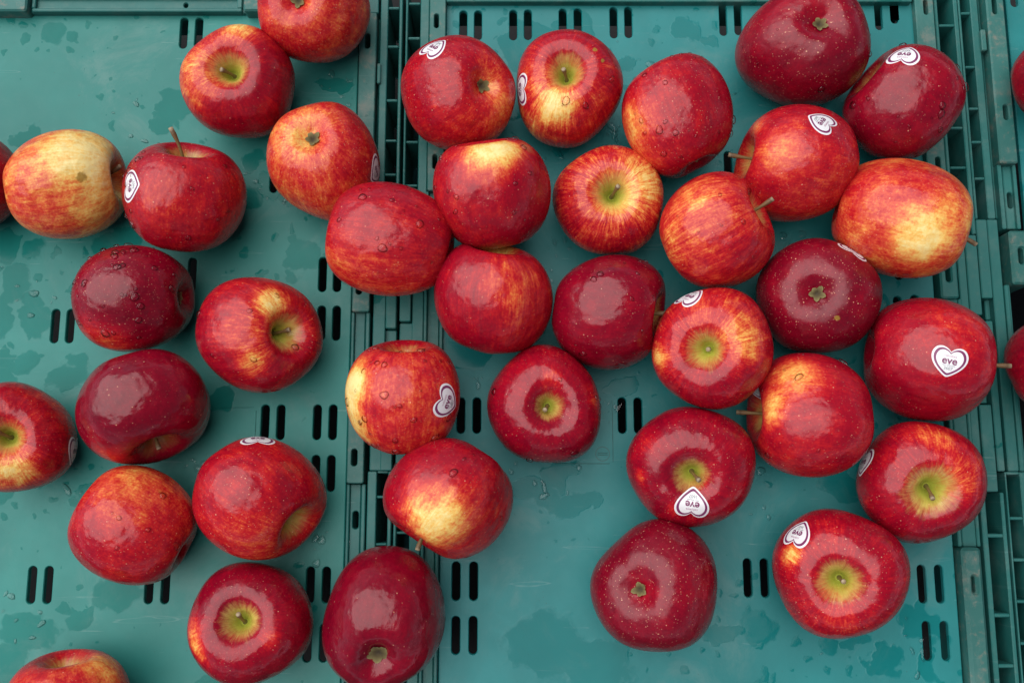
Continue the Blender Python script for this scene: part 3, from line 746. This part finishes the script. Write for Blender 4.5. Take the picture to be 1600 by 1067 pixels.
apple(19, (1148, 1361, -22, 169), 'c', 62, 58, 1.28, 'large dusky crimson apple at the top edge, calyx up, no sticker', aspect=1.0, patches=[(1290, 30, 60, -0.12)], streak=0.3, speck=1.0, drops=8, gloss=0.3)
apple(20, (1316, 1510, 69, 252), 's', 146, 12, 1.18, 'crimson wet apple with a sticker on its top at the upper right', aspect=0.94, patches=[(1340, 125, 30, -0.5)], streak=0.4, speck=0.6, sticker=(1413, 85, 175, SK), drops=24, stem=(0.2, 0.2), stem_len=0.15, gloss=0.7)
apple(21, (1145, 1343, 163, 347), 's', 172, 17, 0.78, 'orange-red apple with stem pointing left and a heart sticker at upper right', aspect=0.95, patches=[(1220, 240, 55, -0.3, 0.9), (1180, 200, 30, -0.4), (1180, 300, 60, 0.2)], streak=0.4, speck=0.7, sticker=(1284, 190, -125, SK), stem=(-0.1, 0.05), stem_len=0.36)
apple(22, (1299, 1521, 247, 435), 's', -14, -6, 0.60, 'yellow-orange apple with its stem poking out to the right', aspect=1.08, patches=[(1440, 370, 52, -0.5), (1380, 300, 90, 0.15), (1320, 290, 60, 0.2), (1450, 270, 60, 0.18)], streak=0.35, speck=0.9, stem=(0.1, -0.25), stem_len=0.4, lift=0.006)
apple(23, (676, 861, 216, 390), 'c', -80, -8, 0.92, 'pinkish red apple with a sharp yellow patch along its top edge', aspect=0.96, patches=[(765, 236, 56, -0.9), (800, 232, 40, -0.4)], streak=0.35, speck=0.7, drops=14, taper=0.14, lift=0.016)
apple(24, (863, 1037, 227, 399), 's', 60, 78, 0.72, 'streaky red and yellow apple with a straight stem facing up', aspect=0.92, patches=[(1008, 280, 66, -0.6), (960, 325, 45, -0.25), (885, 340, 70, 0.25), (960, 385, 50, 0.2)], streak=1.1, speck=0.5, stem=(0.22, 0.34), stem_len=0.2, cavr=0.36)
apple(25, (1030, 1211, 268, 451), 's', 28, 8, 0.80, 'red striped apple with its stem pointing to the upper right', aspect=0.96, patches=[(1090, 300, 60, -0.25, 0.9), (1050, 380, 40, -0.2), (1160, 400, 50, 0.2)], streak=0.8, speck=0.5, stem=(-0.05, 0.05), stem_len=0.36, drops=9, lift=0.015)
apple(26, (1181, 1379, 372, 552), 'c', 100, 86, 1.36, 'dusky crimson speckled apple with calyx facing straight up', aspect=0.95, patches=[(1350, 480, 30, -0.3)], streak=0.3, speck=1.8, sticker=(1333, 392, 140, SK), bruise=[(1308, 497, 9)], gloss=0.2)
apple(27, (508, 711, 284, 463), 's', 168, -10, 0.84, 'broad wet red apple lying across the gap between two crates', aspect=1.06, patches=[(530, 400, 60, -0.2), (600, 440, 60, -0.12)], streak=0.6, speck=0.5, drops=18, lift=0.009, taper=0.18)
apple(28, (678, 864, 378, 553), 's', 86, 14, 1.0, 'striped red and orange apple just below the yellow-patched one', aspect=0.92, patches=[(790, 430, 62, -0.25, 0.95), (820, 480, 70, -0.22, 0.9), (780, 388, 50, -0.75), (830, 395, 30, -0.4)], streak=0.7, speck=0.4)
apple(29, (862, 1040, 398, 578), 's', -4, 12, 1.34, 'glossy dark red apple with drops and a stem dent on its right', aspect=0.92, patches=[(1018, 540, 22, -0.45), (1020, 480, 25, -0.3)], streak=0.4, speck=0.4, drops=16, gloss=1.0, stem=(0.0, 0.05), stem_len=0.28)
apple(30, (1018, 1209, 449, 640), 's', 200, 80, 0.90, 'red apple with bright green stem bowl facing up, no stem', aspect=0.88, patches=[(1168, 530, 44, -0.6), (1028, 560, 34, -0.5), (1120, 490, 50, -0.15)], streak=0.8, speck=0.5, sticker=(1078, 463, 160, SK), gloss=0.9, stem=(0.0, 0.0), stem_len=0.05, lift=0.018)
apple(31, (539, 719, 531, 710), 's', 90, 12, 0.82, 'two-tone apple, yellow left side and red right side with a sticker', aspect=0.97, patches=[(548, 605, 48, -0.95), (556, 665, 45, -0.6)], streak=0.55, speck=0.7, sticker=(700, 628, 72, SK), drops=36, taper=0.16, lift=0.004)
apple(32, (761, 939, 538, 723), 's', -5, 82, 1.14, 'crimson apple with stem up beside the middle crate slots', aspect=0.92, patches=[(930, 620, 30, -0.4), (865, 590, 25, -0.3)], streak=0.7, speck=0.5, stem=(-0.3, -0.25), stem_len=0.13, drops=8, gloss=1.0, cavr=0.22)
apple(33, (978, 1181, 635, 824), 's', -85, 78, 1.12, 'crimson apple with stem and an upside-down heart sticker below it', aspect=0.88, patches=[(1010, 690, 36, -0.4), (1000, 745, 18, -0.6), (1052, 795, 16, -0.5)], streak=0.7, speck=0.6, stem=(0.32, -0.25), stem_len=0.17, sticker=(1082, 787, 172, SK), gloss=0.9, cavr=0.26, lift=0.004)
apple(34, (1166, 1366, 551, 746), 's', 176, 12, 0.92, 'red apple with yellow shoulder and stem at its left, wedged among others', aspect=0.92, patches=[(1240, 585, 55, -0.7, 0.9), (1205, 640, 35, -0.65), (1300, 590, 40, -0.2)], streak=0.4, speck=0.6, stem=(-0.1, 0.0), stem_len=0.36, sticker=(1179, 603, -10, SK), drops=8)
apple(35, (1349, 1558, 465, 659), 's', -8, -12, 1.05, 'red apple with a heart sticker in full view, stem at its right', aspect=1.02, patches=[(1500, 500, 60, -0.25, 0.9), (1400, 600, 80, 0.12)], streak=0.3, speck=0.5, stem=(0.1, 0.05), stem_len=0.42, sticker=(1483.5, 565, -12, SK), gloss=0.8, drops=0)
apple(36, (1337, 1543, 658, 849), 's', -40, 72, 1.04, 'red apple with wide yellow-green stem bowl under the one in full view', aspect=0.90, patches=[(1515, 740, 55, -0.5, 0.9), (1460, 680, 40, -0.5)], streak=0.8, speck=0.5, stem=(0.05, -0.4), stem_len=0.18, sticker=(1349, 722, 8, SK), cavr=0.40, gloss=0.9)
apple(37, (1206, 1423, 794, 998), 's', -85, 78, 0.98, 'large red apple with starry stem bowl and a sticker at its upper left', aspect=0.90, patches=[(1235, 868, 26, -0.8), (1300, 830, 60, -0.22, 0.95), (1230, 930, 50, 0.1)], streak=0.8, speck=0.7, stem=(0.22, -0.05), stem_len=0.13, sticker=(1246, 832, 163, SK), cavr=0.32, gloss=0.8)
apple(38, (922, 1121, 810, 1018), 'c', 190, 72, 1.38, 'dark crimson apple with ringed calyx dip, low in the middle crate', aspect=0.98, patches=[(1000, 915, 40, -0.35), (1090, 920, 50, -0.2)], streak=0.3, speck=1.4, gloss=0.3)
apple(39, (598, 802, 684, 873), 's', -124, 8, 0.92, 'red apple with a big cream-yellow patch above its stem end', aspect=0.98, patches=[(668, 805, 70, -0.72), (700, 835, 60, -0.3), (740, 780, 60, -0.12)], streak=0.5, speck=0.6, stem=(0.25, 0.0), stem_len=0.3, drops=5, lift=0.011)
apple(40, (1579, 1760, 40, 196), 's', 20, 10, 1.2, 'dark red apple at the upper right picture edge in the far crate', speck=0.4)
apple(41, (1568, 1765, 490, 648), 's', 20, 10, 1.2, 'dark red apple at the right picture edge level with the middle', speck=0.4)
